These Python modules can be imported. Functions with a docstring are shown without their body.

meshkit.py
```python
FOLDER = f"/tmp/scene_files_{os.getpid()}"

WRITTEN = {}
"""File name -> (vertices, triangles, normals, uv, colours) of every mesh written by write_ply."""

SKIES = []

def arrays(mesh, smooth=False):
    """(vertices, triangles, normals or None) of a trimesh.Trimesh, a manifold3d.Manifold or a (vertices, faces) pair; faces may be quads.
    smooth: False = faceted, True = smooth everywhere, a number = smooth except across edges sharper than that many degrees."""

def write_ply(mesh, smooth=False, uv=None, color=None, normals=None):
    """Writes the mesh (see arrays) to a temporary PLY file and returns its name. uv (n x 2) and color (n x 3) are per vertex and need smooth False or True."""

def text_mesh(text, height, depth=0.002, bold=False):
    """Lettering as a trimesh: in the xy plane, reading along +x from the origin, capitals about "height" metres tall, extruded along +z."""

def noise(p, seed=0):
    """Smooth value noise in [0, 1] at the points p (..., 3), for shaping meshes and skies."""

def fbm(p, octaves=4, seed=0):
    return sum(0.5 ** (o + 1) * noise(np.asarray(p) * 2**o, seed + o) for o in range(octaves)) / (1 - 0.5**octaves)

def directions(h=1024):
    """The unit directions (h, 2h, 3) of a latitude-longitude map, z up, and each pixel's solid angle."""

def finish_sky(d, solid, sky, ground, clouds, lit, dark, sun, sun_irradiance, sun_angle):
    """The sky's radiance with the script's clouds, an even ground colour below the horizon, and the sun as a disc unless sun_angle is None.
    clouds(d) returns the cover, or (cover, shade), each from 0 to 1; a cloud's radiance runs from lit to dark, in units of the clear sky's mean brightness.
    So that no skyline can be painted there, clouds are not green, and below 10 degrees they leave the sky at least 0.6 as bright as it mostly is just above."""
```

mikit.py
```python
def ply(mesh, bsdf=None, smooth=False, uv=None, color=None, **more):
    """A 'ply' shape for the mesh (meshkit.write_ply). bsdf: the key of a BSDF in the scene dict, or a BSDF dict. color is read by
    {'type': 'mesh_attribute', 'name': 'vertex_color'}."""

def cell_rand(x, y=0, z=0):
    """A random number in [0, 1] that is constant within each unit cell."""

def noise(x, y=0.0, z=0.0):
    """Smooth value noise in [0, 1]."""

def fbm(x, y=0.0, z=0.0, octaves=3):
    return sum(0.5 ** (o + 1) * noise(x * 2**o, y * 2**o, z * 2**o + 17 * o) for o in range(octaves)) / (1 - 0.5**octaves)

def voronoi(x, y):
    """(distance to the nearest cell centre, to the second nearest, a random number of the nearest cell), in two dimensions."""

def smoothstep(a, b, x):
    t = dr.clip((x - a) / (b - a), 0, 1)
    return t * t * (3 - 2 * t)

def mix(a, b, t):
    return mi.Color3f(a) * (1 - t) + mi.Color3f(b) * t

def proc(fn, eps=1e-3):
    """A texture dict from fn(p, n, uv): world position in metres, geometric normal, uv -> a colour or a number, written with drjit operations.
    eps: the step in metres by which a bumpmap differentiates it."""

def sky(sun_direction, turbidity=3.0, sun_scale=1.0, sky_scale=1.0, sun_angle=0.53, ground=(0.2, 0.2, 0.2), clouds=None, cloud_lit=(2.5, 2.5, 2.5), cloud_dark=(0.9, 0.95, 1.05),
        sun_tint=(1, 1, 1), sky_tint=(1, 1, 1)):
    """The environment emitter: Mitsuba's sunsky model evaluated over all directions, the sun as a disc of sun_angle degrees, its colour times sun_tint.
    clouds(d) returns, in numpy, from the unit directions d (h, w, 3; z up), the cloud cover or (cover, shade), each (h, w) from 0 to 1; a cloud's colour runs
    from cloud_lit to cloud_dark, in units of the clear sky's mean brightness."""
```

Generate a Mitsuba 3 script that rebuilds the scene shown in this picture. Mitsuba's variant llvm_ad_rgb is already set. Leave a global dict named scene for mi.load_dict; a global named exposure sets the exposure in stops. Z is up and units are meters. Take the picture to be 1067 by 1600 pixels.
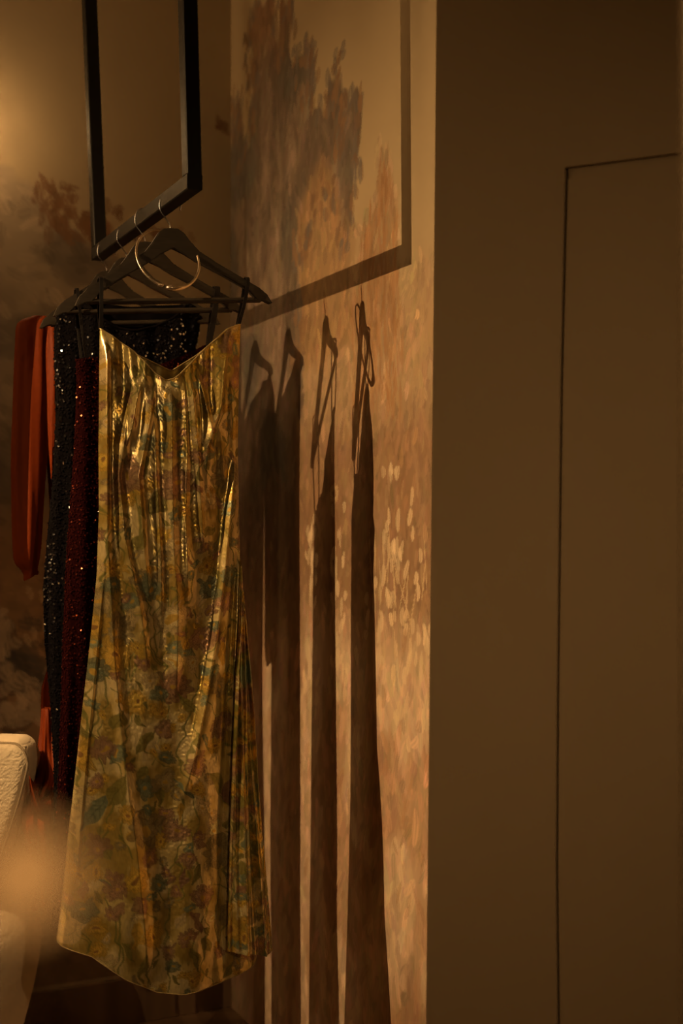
import math
import numpy as np, trimesh, shapely
from shapely.geometry import Polygon, LineString
import mitsuba as mi, mikit, meshkit

T = mi.ScalarTransform4f
scene, labels = {}, {}
EYE = 1.3
# ------------------------------------------------------------------ camera, lights, exposure
scene['camera'] = {'type': 'thinlens', 'fov': 2 * math.degrees(math.atan(533.5 / 2000)), 'fov_axis': 'x',
                   'aperture_radius': 0.010, 'focus_distance': 2.55, 'near_clip': 0.02, 'far_clip': 50.0,
                   'to_world': T().look_at(origin=[0, 0, EYE], target=[0, 1, EYE + 25 / 2000], up=[0, 0, 1])}
exposure = 0.0
KEY = np.array([-1.389, 1.826, 2.18])            # the spotlight on the left that throws the garments' shadows
KEY_AIM = np.array([0.16, 2.50, 0.50])
WARM = np.array([1.0, 0.60, 0.255])


def rgb(c):
    return {'type': 'rgb', 'value': [float(x) for x in c]}


scene['key_spot'] = {'type': 'spot', 'intensity': rgb(12.5 * WARM), 'cutoff_angle': 58.0, 'beam_width': 4.0,
                     'to_world': T().look_at(origin=KEY.tolist(), target=KEY_AIM.tolist(), up=[0, 0, 1])}
FILL = np.array([0.95, -0.6, 2.30])  # added fill for the brown wall and the gown
scene['fill_spot'] = {'type': 'spot', 'intensity': rgb(6.0 * WARM), 'cutoff_angle': 22.0, 'beam_width': 3.0,
                      'to_world': T().look_at(origin=FILL.tolist(), target=[0.0, 2.3, 0.88], up=[0, 0, 1])}

SEAT_SPOT, SEAT_AIM = np.array([-1.35, -0.3, 2.40]), np.array([-0.86, 2.45, 0.68])  # added spot that brightens the armchair
scene['seat_spot'] = {'type': 'spot', 'intensity': rgb(5.0 * WARM), 'cutoff_angle': 13.0, 'beam_width': 4.0,
                      'to_world': T().look_at(origin=SEAT_SPOT.tolist(), target=SEAT_AIM.tolist(), up=[0, 0, 1])}

# ------------------------------------------------------------------ frames of reference
U = np.array([-0.43, 0.903, 0.0])                # along the side wall and the rail, away from the camera
N = np.array([0.903, 0.43, 0.0])                 # towards the side wall
UP = np.array([0.0, 0.0, 1.0])
CORNER = np.array([-0.303, 3.5, 0.0])
CEIL = 2.9


def side(q, z, off=0.0):                          # q: metres from the corner towards the camera along the side wall
    return CORNER - U * q + UP * z - N * off


def back(b, z, off=0.0):                          # b: metres from the corner to the left along the back wall
    return CORNER - N * b + UP * z - U * off


# ------------------------------------------------------------------ materials
def two(b):
    return {'type': 'twosided', 'bsdf': b}


def plain(c, rough=0.6, metal=0.0, spec=0.5, **k):
    return two({'type': 'principled', 'base_color': rgb(c), 'roughness': rough, 'metallic': metal, 'specular': spec, **k})


VC = {'type': 'mesh_attribute', 'name': 'vertex_color'}
scene['mural_paper'] = two({'type': 'principled', 'base_color': VC, 'roughness': 0.75, 'specular': 0.25})
scene['plaster'] = plain((0.45, 0.37, 0.27), 0.85, spec=0.2)
scene['panel_paint'] = two({'type': 'principled', 'base_color': mikit.proc(lambda p, n, uv: mi.Color3f(0.40, 0.305, 0.19) * (0.96 + 0.08 * mikit.fbm(p.x * 6, p.y * 6, p.z * 3))),
                            'roughness': 0.7, 'specular': 0.3})
scene['floor_wood'] = two({'type': 'principled', 'base_color': mikit.proc(lambda p, n, uv: mi.Color3f(0.17, 0.105, 0.06) * (0.6 + 0.8 * mikit.fbm(p.x * 3, p.y * 60, 1))), 'roughness': 0.45})
scene['black_metal'] = plain((0.008, 0.0075, 0.007), 0.5, spec=0.35)
scene['dark_wood'] = two({'type': 'principled', 'base_color': mikit.proc(lambda p, n, uv: mi.Color3f(0.036, 0.028, 0.020) * (0.7 + 0.6 * mikit.fbm(p.x * 30, p.y * 30, p.z * 160))), 'roughness': 0.5})
scene['chrome'] = {'type': 'roughconductor', 'material': 'Cr', 'alpha': 0.12}
scene['gold_metal'] = two({'type': 'principled', 'base_color': rgb((1.0, 0.86, 0.66)), 'roughness': 0.28, 'metallic': 1.0})
scene['lame'] = two({'type': 'principled', 'base_color': VC, 'roughness': 0.27, 'metallic': 0.72, 'specular': 0.5, 'clearcoat': 0.5, 'clearcoat_gloss': 0.75})
scene['gold_lining'] = plain((0.16, 0.15, 0.09), 0.4, metal=0.5)
scene['black_ribbon'] = plain((0.012, 0.010, 0.010), 0.35, spec=0.5)
scene['black_fabric'] = two({'type': 'diffuse', 'reflectance': rgb((0.008, 0.007, 0.008))})
scene['maroon_fabric'] = two({'type': 'diffuse', 'reflectance': rgb((0.016, 0.003, 0.003))})
scene['dull_black_sequin'] = two({'type': 'diffuse', 'reflectance': rgb((0.010, 0.009, 0.011))})  # dull copy of the sequins, glints left to the bright ones
scene['dull_maroon_sequin'] = two({'type': 'diffuse', 'reflectance': rgb((0.024, 0.0045, 0.004))})
scene['black_glint'] = two({'type': 'principled', 'base_color': rgb((0.80, 0.84, 0.95)), 'roughness': 0.14, 'metallic': 1.0})  # silvery copy of the black sequins, stands in for their glints
scene['maroon_glint'] = two({'type': 'principled', 'base_color': rgb((0.75, 0.20, 0.13)), 'roughness': 0.14, 'metallic': 1.0})  # bright copy of the maroon sequins, stands in for their glints
scene['orange_silk'] = two({'type': 'principled', 'base_color': rgb((0.215, 0.034, 0.0055)), 'roughness': 0.55, 'sheen': 0.1, 'specular': 0.15})
scene['boucle'] = two({'type': 'bumpmap', 'arbitrary': mikit.proc(lambda p, n, uv: mikit.noise(p.x * 260, p.y * 260, p.z * 260) * 0.7 + mikit.noise(p.x * 110, p.y * 110, p.z * 110) * 0.6, eps=1.2e-3), 'scale': 0.0022, 'bsdf': {'type': 'principled', 'base_color': rgb((0.66, 0.56, 0.40)), 'roughness': 0.95, 'specular': 0.1, 'sheen': 0.3}})
scene['seam_cord'] = plain((0.34, 0.27, 0.18), 0.9, spec=0.1)
scene['white_enamel'] = plain((0.3, 0.3, 0.3), 0.4)


# ------------------------------------------------------------------ helpers
def tag(key, label, cat=None, group=None, kind=None):
    d = {}
    if label: d['label'] = label
    if cat: d['category'] = cat
    if group: d['group'] = group
    if kind: d['kind'] = kind
    labels[key] = d


def obj(key, mesh, mat, smooth=False, **k):
    scene[key] = mikit.ply(mesh, mat, smooth, **k)
    return key


def numbered(key):
    if key not in scene:
        return key
    i = 1
    while f'{key}_{i:03d}' in scene:
        i += 1
    return f'{key}_{i:03d}'


def hexa(p8):                                     # a box from 8 corners: 4 of one end, 4 of the other
    f = [[0, 3, 2, 1], [4, 5, 6, 7], [0, 1, 5, 4], [1, 2, 6, 5], [2, 3, 7, 6], [3, 0, 4, 7]]
    return quads(np.asarray(p8, float), f)


def quads(v, f):
    f = np.asarray(f)
    return trimesh.Trimesh(np.asarray(v, float), np.vstack([f[:, [0, 1, 2]], f[:, [0, 2, 3]]]), process=False)


def beam(a, b, e1, e2, c=0.002):                  # a chamfered bar from a to b, with half-extents given as the vectors e1 and e2
    a, b, e1, e2 = (np.asarray(x, float) for x in (a, b, e1, e2))
    l1, l2 = np.linalg.norm(e1), np.linalg.norm(e2)
    k1, k2 = 1 - c / l1, 1 - c / l2
    ring = [e1 * s1 + e2 * s2 for s1, s2 in ((1, k2), (k1, 1), (-k1, 1), (-1, k2), (-1, -k2), (-k1, -1), (k1, -1), (1, -k2))]
    v = [a + r for r in ring] + [b + r for r in ring]
    f = [[i, (i + 1) % 8, (i + 1) % 8 + 8, i + 8] for i in range(8)]
    m = quads(v, f)
    caps = [[0, i, i + 1] for i in range(1, 7)] + [[8, 8 + i + 1, 8 + i] for i in range(1, 7)]
    m = trimesh.Trimesh(m.vertices, np.vstack([m.faces, caps]), process=False)
    m.fix_normals()
    return m


def tube(path, r, k=10, cap=True, closed=False):
    P = np.asarray(path, float)
    r = np.broadcast_to(np.asarray(r, float), len(P))
    tan = np.roll(P, -1, 0) - np.roll(P, 1, 0) if closed else np.gradient(P, axis=0)
    tan /= np.linalg.norm(tan, axis=1, keepdims=True)
    ref = np.array([0, 0, 1.0]) if abs(tan[0][2]) < 0.9 else np.array([1.0, 0, 0])
    x = np.cross(tan[0], ref); x /= np.linalg.norm(x)
    rows = []
    for p, t, rr in zip(P, tan, r):
        x = x - t * (x @ t); x /= np.linalg.norm(x)
        y = np.cross(t, x)
        a = np.arange(k) * 2 * np.pi / k
        rows.append(p + rr * (np.cos(a)[:, None] * x + np.sin(a)[:, None] * y))
    n = len(P)
    V = np.vstack(rows)
    F = [[i * k + j, i * k + (j + 1) % k, (i + 1) % n * k + (j + 1) % k, (i + 1) % n * k + j] for i in range(n if closed else n - 1) for j in range(k)]
    m = quads(V, F)
    if cap and not closed:
        V = np.vstack([V, P[:1], P[-1:]])
        c0, c1 = len(V) - 2, len(V) - 1
        fc = [[c0, (j + 1) % k, j] for j in range(k)] + [[c1, (n - 1) * k + j, (n - 1) * k + (j + 1) % k] for j in range(k)]
        m = trimesh.Trimesh(V, np.vstack([m.faces, fc]), process=False)
    return m


def curve(pts, n=40):                             # Catmull-Rom through the points
    P = np.asarray(pts, float)
    P = np.vstack([2 * P[0] - P[1], P, 2 * P[-1] - P[-2]])
    out = []
    m = len(P) - 3
    for t in np.linspace(0, m - 1e-9, n):
        i, f = int(t), t - int(t)
        a, b, c, d = P[i:i + 4]
        out.append(0.5 * (2 * b + (c - a) * f + (2 * a - 5 * b + 4 * c - d) * f * f + (3 * b - a - 3 * c + d) * f ** 3))
    return np.array(out)


def tab(pairs):                                   # interpolation table: (z, value)
    a = np.array(sorted(pairs))
    return lambda z: np.interp(z, a[:, 0], a[:, 1])


def smooth_step(a, b, x):
    t = np.clip((x - a) / (b - a), 0, 1)
    return t * t * (3 - 2 * t)


# ------------------------------------------------------------------ painting with brush strokes (wall paper and print), in wall metres
def hsh(rng, n, a, b):
    return rng.uniform(a, b, n)


def paint(img, x0, y0, dx, dy, xs, ys, ang, ln, wd, col, alpha):
    """Strokes as soft tapered ellipses: ang from the upright, ln and wd half-lengths in metres; img is (rows of y, columns of x, 3)."""
    H, W = img.shape[:2]
    for x, y, a, l, w, c, al in zip(xs, ys, ang, ln, wd, col, alpha):
        r = l + w
        i0, i1 = max(int((y - r - y0) / dy), 0), min(int((y + r - y0) / dy) + 2, H)
        rx = abs(math.sin(a)) * l + w * 1.2
        j0, j1 = max(int((x - rx - x0) / dx), 0), min(int((x + rx - x0) / dx) + 2, W)
        if i1 <= i0 or j1 <= j0:
            continue
        Y, X = np.mgrid[i0:i1, j0:j1]
        Y, X = Y * dy + y0 - y, X * dx + x0 - x
        ca, sa = math.cos(a), math.sin(a)
        s, t = X * sa + Y * ca, X * ca - Y * sa
        t = t + 0.25 * w * np.sin(s / l * 2.1 + x * 40)
        k = np.clip(3.6 * (1 - (s / l) ** 2 - (t / w) ** 2), 0, 1)
        k = k * al * (0.72 + 0.28 * np.sin(t / w * 8 + y * 50))
        img[i0:i1, j0:j1] += k[..., None] * (c - img[i0:i1, j0:j1])


def inside(poly, x, z, soft=0.03, seed=0, rough=0.05):
    """0..1 membership of points in a polygon with a ragged edge."""
    w = rough * (meshkit.fbm(np.stack([x * 14, z * 5, 0 * x + seed], -1), 3, seed) - 0.5) * 2
    g = Polygon(poly).buffer(0)
    pts = shapely.points(np.ravel(x), np.ravel(z))
    d = shapely.distance(g.boundary, pts).reshape(np.shape(x))
    d = np.where(shapely.contains(g, pts).reshape(np.shape(x)), d, -d)
    return smooth_step(-soft, soft, d + w)


def lerp(a, b, t):
    t = np.asarray(t)[..., None]
    return a * (1 - t) + np.asarray(b) * t


SKY = np.array([0.54, 0.425, 0.265])
TREE = [(0.165, 2.60), (0.20, 2.63), (0.276, 2.625), (0.30, 2.52), (0.34, 2.50), (0.36, 2.60), (0.39, 2.58), (0.40, 2.453), (0.478, 2.397), (0.50, 2.33), (0.535, 2.431), (0.56, 2.36), (0.553, 2.30),
        (0.62, 2.25), (0.659, 2.375), (0.685, 2.37), (0.693, 2.27), (0.70, 2.15), (0.759, 2.222), (0.775, 2.107), (0.76, 1.96), (0.74, 1.90), (0.71, 1.95), (0.66, 2.08), (0.56, 2.02), (0.52, 1.98), (0.459, 1.98), (0.458, 1.614), (0.44, 1.40), (-0.1, 1.35),
        (-0.1, 2.10), (0.0, 2.35), (0.02, 2.44), (0.07, 2.28), (0.12, 2.30), (0.17, 2.36), (0.19, 2.45), (0.175, 2.53)]
TREE2 = [(0.60, 2.16), (0.64, 2.13), (0.72, 2.03), (0.755, 1.95), (0.76, 1.79), (0.80, 1.70), (0.459, 1.70), (0.459, 2.05), (0.53, 2.10)]
TREE3 = [(0.893, 2.10), (0.903, 2.09), (0.926, 1.99), (0.95, 1.97), (0.968, 1.91), (0.985, 1.80), (1.0, 1.70), (0.75, 1.70), (0.784, 1.83), (0.80, 1.93), (0.82, 1.96), (0.83, 2.0), (0.86, 2.0), (0.88, 2.04)]


def side_colour(q, z, rng):
    c = SKY + 0 * q[..., None]
    c = c * (0.93 + 0.14 * meshkit.fbm(np.stack([q * 3, z * 2, 0 * q], -1), 2, 5))[..., None]
    ground_top = 1.80 + 0.10 * np.sin(q * 9) + 0.06 * np.sin(q * 23 + 1)
    g = smooth_step(0.12, -0.12, z - ground_top) * smooth_step(0.35, 0.55, q)
    n1 = meshkit.fbm(np.stack([q * 9, z * 4, 0 * q + 2], -1), 3, 9)
    tan = lerp(np.array([0.47, 0.315, 0.185]) + 0 * c, (0.41, 0.295, 0.19), n1)
    c = lerp(c, tan, g * 0.85)
    # a browner band, then the pale meadow
    b = smooth_step(1.62, 1.45, z) * 0.9
    c = lerp(c, lerp(np.array([0.265, 0.15, 0.08]) + 0 * c, (0.33, 0.215, 0.135), n1), b)
    m = smooth_step(1.18, 0.98, z)
    c = lerp(c, lerp(np.array([0.64, 0.475, 0.33]) + 0 * c, (0.50, 0.33, 0.21), smooth_step(0.45, 0.65, n1)), m)
    # grey left of the paper joint, lower down
    c = lerp(c, (0.215, 0.155, 0.115), smooth_step(0.46, 0.44, q) * smooth_step(1.0, 1.4, z) * smooth_step(2.0, 1.6, z))
    t3 = inside(TREE3, q, z, 0.025, 3, 0.06)
    c = lerp(c, (0.40, 0.26, 0.15), t3 * (0.55 + 0.4 * n1))
    t = inside(TREE, q, z, 0.008, 1, 0.075)
    n2 = meshkit.fbm(np.stack([q * 12, z * 5, 0 * q + 7], -1), 3, 4)
    dark = lerp(np.array([0.18, 0.135, 0.105]) + 0 * c, (0.30, 0.225, 0.17), smooth_step(0.35, 0.65, n2))
    dark = lerp(dark, (0.155, 0.135, 0.115), smooth_step(0.55, 0.72, meshkit.fbm(np.stack([q * 7, z * 4, 0 * q + 31], -1), 2, 8)))
    dark = lerp(dark, (0.27, 0.145, 0.08), smooth_step(2.42, 2.60, z) * 0.8)
    c = lerp(c, dark, t * 0.95)
    t2 = inside(TREE2, q, z, 0.03, 2, 0.05)
    c = lerp(c, lerp(np.array([0.38, 0.235, 0.12]) + 0 * c, (0.43, 0.285, 0.16), n1), t2 * 0.92)
    # dark bushes at the foot
    bsh = smooth_step(0.50, 0.34, z + 0.12 * np.abs(q - 1.03) * 6) * smooth_step(0.8, 1.0, q)
    c = lerp(c, (0.30, 0.18, 0.10), bsh * 0.8)
    return c


def grid_mesh(fn, a, b):
    A, B = np.meshgrid(a, b)
    v = np.stack([fn(x, z) for x, z in ((A, B),)], 0).reshape(-1, 3)
    w, h = len(a), len(b)
    i = np.arange((h - 1) * w).reshape(h - 1, w)[:, :-1].ravel()
    return quads(v, np.stack([i, i + 1, i + w + 1, i + w], 1))


def side_pts(off):
    return lambda q, z: CORNER - U * q[..., None] + UP * z[..., None] - N * off


def back_pts(off):
    return lambda b, z: CORNER - N * b[..., None] + UP * z[..., None] - U * off


def make_side_mural():
    rng = np.random.default_rng(11)
    dq, dz, q0, z0, q1, z1 = 0.0033, 0.0022, 0.0, 0.0, 1.29, 2.80
    qs, zs = np.arange(q0, q1, dq), np.arange(z0, z1, dz)
    Q, Z = np.meshgrid(qs, zs)
    img = np.zeros(Q.shape + (3,))
    for r in range(0, len(zs), 200):
        img[r:r + 200] = side_colour(Q[r:r + 200], Z[r:r + 200], rng)
    n = 15000
    x, y = rng.uniform(0, q1, n), rng.uniform(z0, z1, n)
    c = side_colour(x, y, rng)
    plain_sky = np.abs(c - SKY).sum(1) < 0.10
    c = c * rng.uniform(0.68, 1.34, n)[:, None] * (1 + rng.normal(0, 0.05, (n, 3)))
    hi = rng.random(n) < 0.10
    c[hi] = c[hi] * 1.25 + 0.02
    keep = ~plain_sky
    s = np.where(y < 1.1, 1.3, 1.0)
    k = keep
    paint(img, q0, z0, dq, dz, x[k], y[k], rng.normal(0.10, 0.28, n)[k], (rng.uniform(0.012, 0.034, n) * s)[k], (rng.uniform(0.005, 0.012, n) * s)[k], c[k], rng.uniform(0.35, 0.9, n)[k])
    # ragged dabs at the edges of the dark tree
    m = 1800
    x, y = rng.uniform(0, 0.85, m), rng.uniform(1.6, 2.68, m)
    near = inside(TREE, x, y, 0.06, 1, 0.07)
    k = (near > 0.12) & (near < 0.9)
    cols = np.array([(0.24, 0.15, 0.095), (0.21, 0.18, 0.16), (0.33, 0.20, 0.11)])[rng.integers(0, 3, m)]
    paint(img, q0, z0, dq, dz, x[k], y[k], rng.normal(0.15, 0.25, m)[k], rng.uniform(0.012, 0.03, m)[k], rng.uniform(0.007, 0.015, m)[k], cols[k], rng.uniform(0.6, 0.95, m)[k])
    # long thin flame-like strokes of the orange trees
    m = 420
    x = rng.normal(0.88, 0.10, m); y = rng.uniform(1.55, 2.08, m)
    k = inside(TREE3, x, np.maximum(y, 1.72), 0.03, 3, 0.06) > 0.3
    paint(img, q0, z0, dq, dz, x[k], y[k], rng.normal(0.0, 0.16, m)[k], rng.uniform(0.02, 0.05, m)[k], rng.uniform(0.004, 0.008, m)[k], np.array([(0.38, 0.21, 0.10)]) * rng.uniform(0.8, 1.35, m)[k][:, None], rng.uniform(0.3, 0.7, m)[k])
    # reeds: pale plumes with stems
    m = 150
    spots = np.array([(0.95, 1.30, .03, .10), (1.02, 1.15, .05, .10), (0.93, 1.12, .035, .10), (0.54, 1.22, .018, .06), (0.69, 1.24, .02, .09), (1.07, 1.02, .04, .08), (0.55, 1.0, .02, .07), (0.70, 1.02, .02, .05), (0.86, 1.05, .05, .06)])
    w = rng.integers(0, len(spots), m)
    x = spots[w, 0] + rng.normal(0, 1, m) * spots[w, 2]; y = spots[w, 1] + rng.normal(0, 1, m) * spots[w, 3]
    paint(img, q0, z0, dq, dz, x, y, rng.normal(0.0, 0.18, m), rng.uniform(0.012, 0.028, m), rng.uniform(0.006, 0.012, m), np.array([(0.80, 0.64, 0.43)]) * rng.uniform(0.75, 1.1, m)[:, None], rng.uniform(0.6, 0.95, m))
    m = 26
    x = rng.uniform(0.85, 1.1, m); y = rng.uniform(0.95, 1.25, m)
    paint(img, q0, z0, dq, dz, x, y, rng.normal(0.0, 0.2, m), rng.uniform(0.03, 0.07, m), np.full(m, 0.0035), np.tile([(0.66, 0.5, 0.31)], (m, 1)), np.full(m, 0.7))
    # warm dark strokes in the meadow
    m = 260
    x = rng.uniform(0.0, 1.2, m); y = rng.uniform(0.0, 1.1, m)
    paint(img, q0, z0, dq, dz, x, y, rng.normal(0.1, 0.3, m), rng.uniform(0.012, 0.04, m), rng.uniform(0.005, 0.012, m), np.array([(0.40, 0.22, 0.11)]) * rng.uniform(0.8, 1.3, m)[:, None], rng.uniform(0.2, 0.5, m))
    a = np.linspace(0, 2 * np.pi, 9)[:-1]          # one small ring-shaped flower
    paint(img, q0, z0, dq, dz, 0.67 + 0.016 * np.cos(a), 1.378 + 0.016 * np.sin(a), a * 0, np.full(8, 0.008), np.full(8, 0.008), np.tile([(0.66, 0.5, 0.3)], (8, 1)), np.full(8, 0.8))
    img = np.clip(img, 0.01, 0.85)
    js = int(round((0.459 - q0) / dq))
    for j0, j1, name in ((0, js + 1, 'wall_right__wallpaper_drop'), (js, len(qs), 'wall_right__wallpaper_drop_001')):
        obj(name, grid_mesh(side_pts(0.0012), qs[j0:j1] + (0.0006 if j0 else -0.0006) * 0, zs), 'mural_paper', True, color=img[:, j0:j1].reshape(-1, 3))


def back_colour(b, z):
    c = SKY * 0.80 + 0 * b[..., None]
    n1 = meshkit.fbm(np.stack([b * 8, z * 7, 0 * b + 3], -1), 3, 21)
    n2 = meshkit.fbm(np.stack([b * 5, z * 9, 0 * b + 13], -1), 3, 22)
    edge = np.interp(b, [0.0, 0.20, 0.30, 0.38, 0.45, 0.50, 0.55, 0.62, 0.75, 1.2], [1.70, 1.80, 1.92, 2.00, 2.10, 2.14, 2.21, 2.23, 2.22, 2.3])
    t = smooth_step(0.02, -0.02, z - edge + 0.20 * (n1 - 0.5))
    grey = lerp(np.array([0.20, 0.16, 0.12]) + 0 * c, (0.36, 0.285, 0.20), smooth_step(0.35, 0.62, n2))
    c = lerp(c, grey, t)
    c = lerp(c, (0.18, 0.17, 0.16), smooth_step(0.56, 0.68, n1) * smooth_step(1.85, 1.62, z) * smooth_step(1.3, 1.5, z))
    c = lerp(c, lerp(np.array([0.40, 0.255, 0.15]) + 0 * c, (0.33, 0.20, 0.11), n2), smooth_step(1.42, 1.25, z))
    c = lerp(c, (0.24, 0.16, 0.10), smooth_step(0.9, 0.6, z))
    return c


def make_back_mural():
    rng = np.random.default_rng(5)
    db, dz, b0, z0, b1, z1 = 0.0048, 0.0042, 0.0, 0.13, 1.40, 2.80
    bs, zs = np.arange(b0, b1, db), np.arange(z0, z1, dz)
    B, Z = np.meshgrid(bs, zs)
    img = back_colour(B, Z)
    n = 3600
    x, y = rng.uniform(0, b1, n), rng.uniform(z0, 2.3, n)
    c = back_colour(x, y)
    k = np.abs(c - SKY * 0.80).sum(1) > 0.08
    c = c * rng.uniform(0.6, 1.45, n)[:, None]
    paint(img, b0, z0, db, dz, x[k], y[k], rng.normal(1.0, 0.5, n)[k], rng.uniform(0.015, 0.04, n)[k], rng.uniform(0.008, 0.018, n)[k], c[k], rng.uniform(0.35, 0.85, n)[k])
    # reddish tufts
    for cx, cz, sx, sz, m in ((0.43, 2.10, 0.045, 0.035, 60), (0.36, 2.08, 0.02, 0.03, 22), (0.49, 2.16, 0.02, 0.02, 14), (0.20, 2.085, 0.05, 0.008, 14), (0.02, 2.40, 0.015, 0.006, 5)):
        paint(img, b0, z0, db, dz, rng.normal(cx, sx, m), rng.normal(cz, sz, m), rng.normal(0.3, 0.5, m), rng.uniform(0.014, 0.03, m), rng.uniform(0.008, 0.014, m), np.array([(0.22, 0.11, 0.055)]) * rng.uniform(0.8, 1.2, m)[:, None], rng.uniform(0.55, 0.9, m))
    # dark foliage and pale blossoms low at the left
    m = 70
    paint(img, b0, z0, db, dz, rng.normal(0.56, 0.05, m), rng.normal(0.96, 0.06, m), rng.normal(0.6, 0.6, m), rng.uniform(0.02, 0.05, m), rng.uniform(0.01, 0.022, m), np.array([(0.10, 0.085, 0.075)]) * rng.uniform(0.7, 1.5, m)[:, None], rng.uniform(0.4, 0.8, m))
    m = 90
    paint(img, b0, z0, db, dz, np.concatenate([rng.normal(0.63, 0.03, 35), rng.normal(0.56, 0.06, 55)]), np.concatenate([rng.normal(1.0, 0.05, 35), rng.normal(0.85, 0.035, 55)]), rng.normal(0.3, 0.7, m), rng.uniform(0.014, 0.03, m), rng.uniform(0.011, 0.02, m), np.array([(0.66, 0.52, 0.36)]) * rng.uniform(0.6, 1.05, m)[:, None], rng.uniform(0.5, 0.9, m))
    paint(img, b0, z0, db, dz, np.array([0.545, 0.515, 0.535, 0.55, 0.505]), np.array([1.135, 1.125, 1.03, 1.015, 1.05]), np.array([0.1, 0.2, -0.1, 0.3, 0.1]), np.full(5, 0.02), np.full(5, 0.009), np.tile([(0.62, 0.46, 0.28)], (5, 1)), np.full(5, 0.8))
    img = np.clip(img, 0.01, 0.85)
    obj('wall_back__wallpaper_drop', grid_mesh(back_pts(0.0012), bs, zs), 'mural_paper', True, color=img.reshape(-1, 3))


# ------------------------------------------------------------------ the room
def slab(p, e1, e2, th):                           # p: corner, e1 and e2: edges, th: thickness vector
    p, e1, e2, th = (np.asarray(x, float) for x in (p, e1, e2, th))
    return hexa([p, p + e1, p + e1 + e2, p + e2, p + th, p + e1 + th, p + e1 + e2 + th, p + e2 + th])


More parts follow.
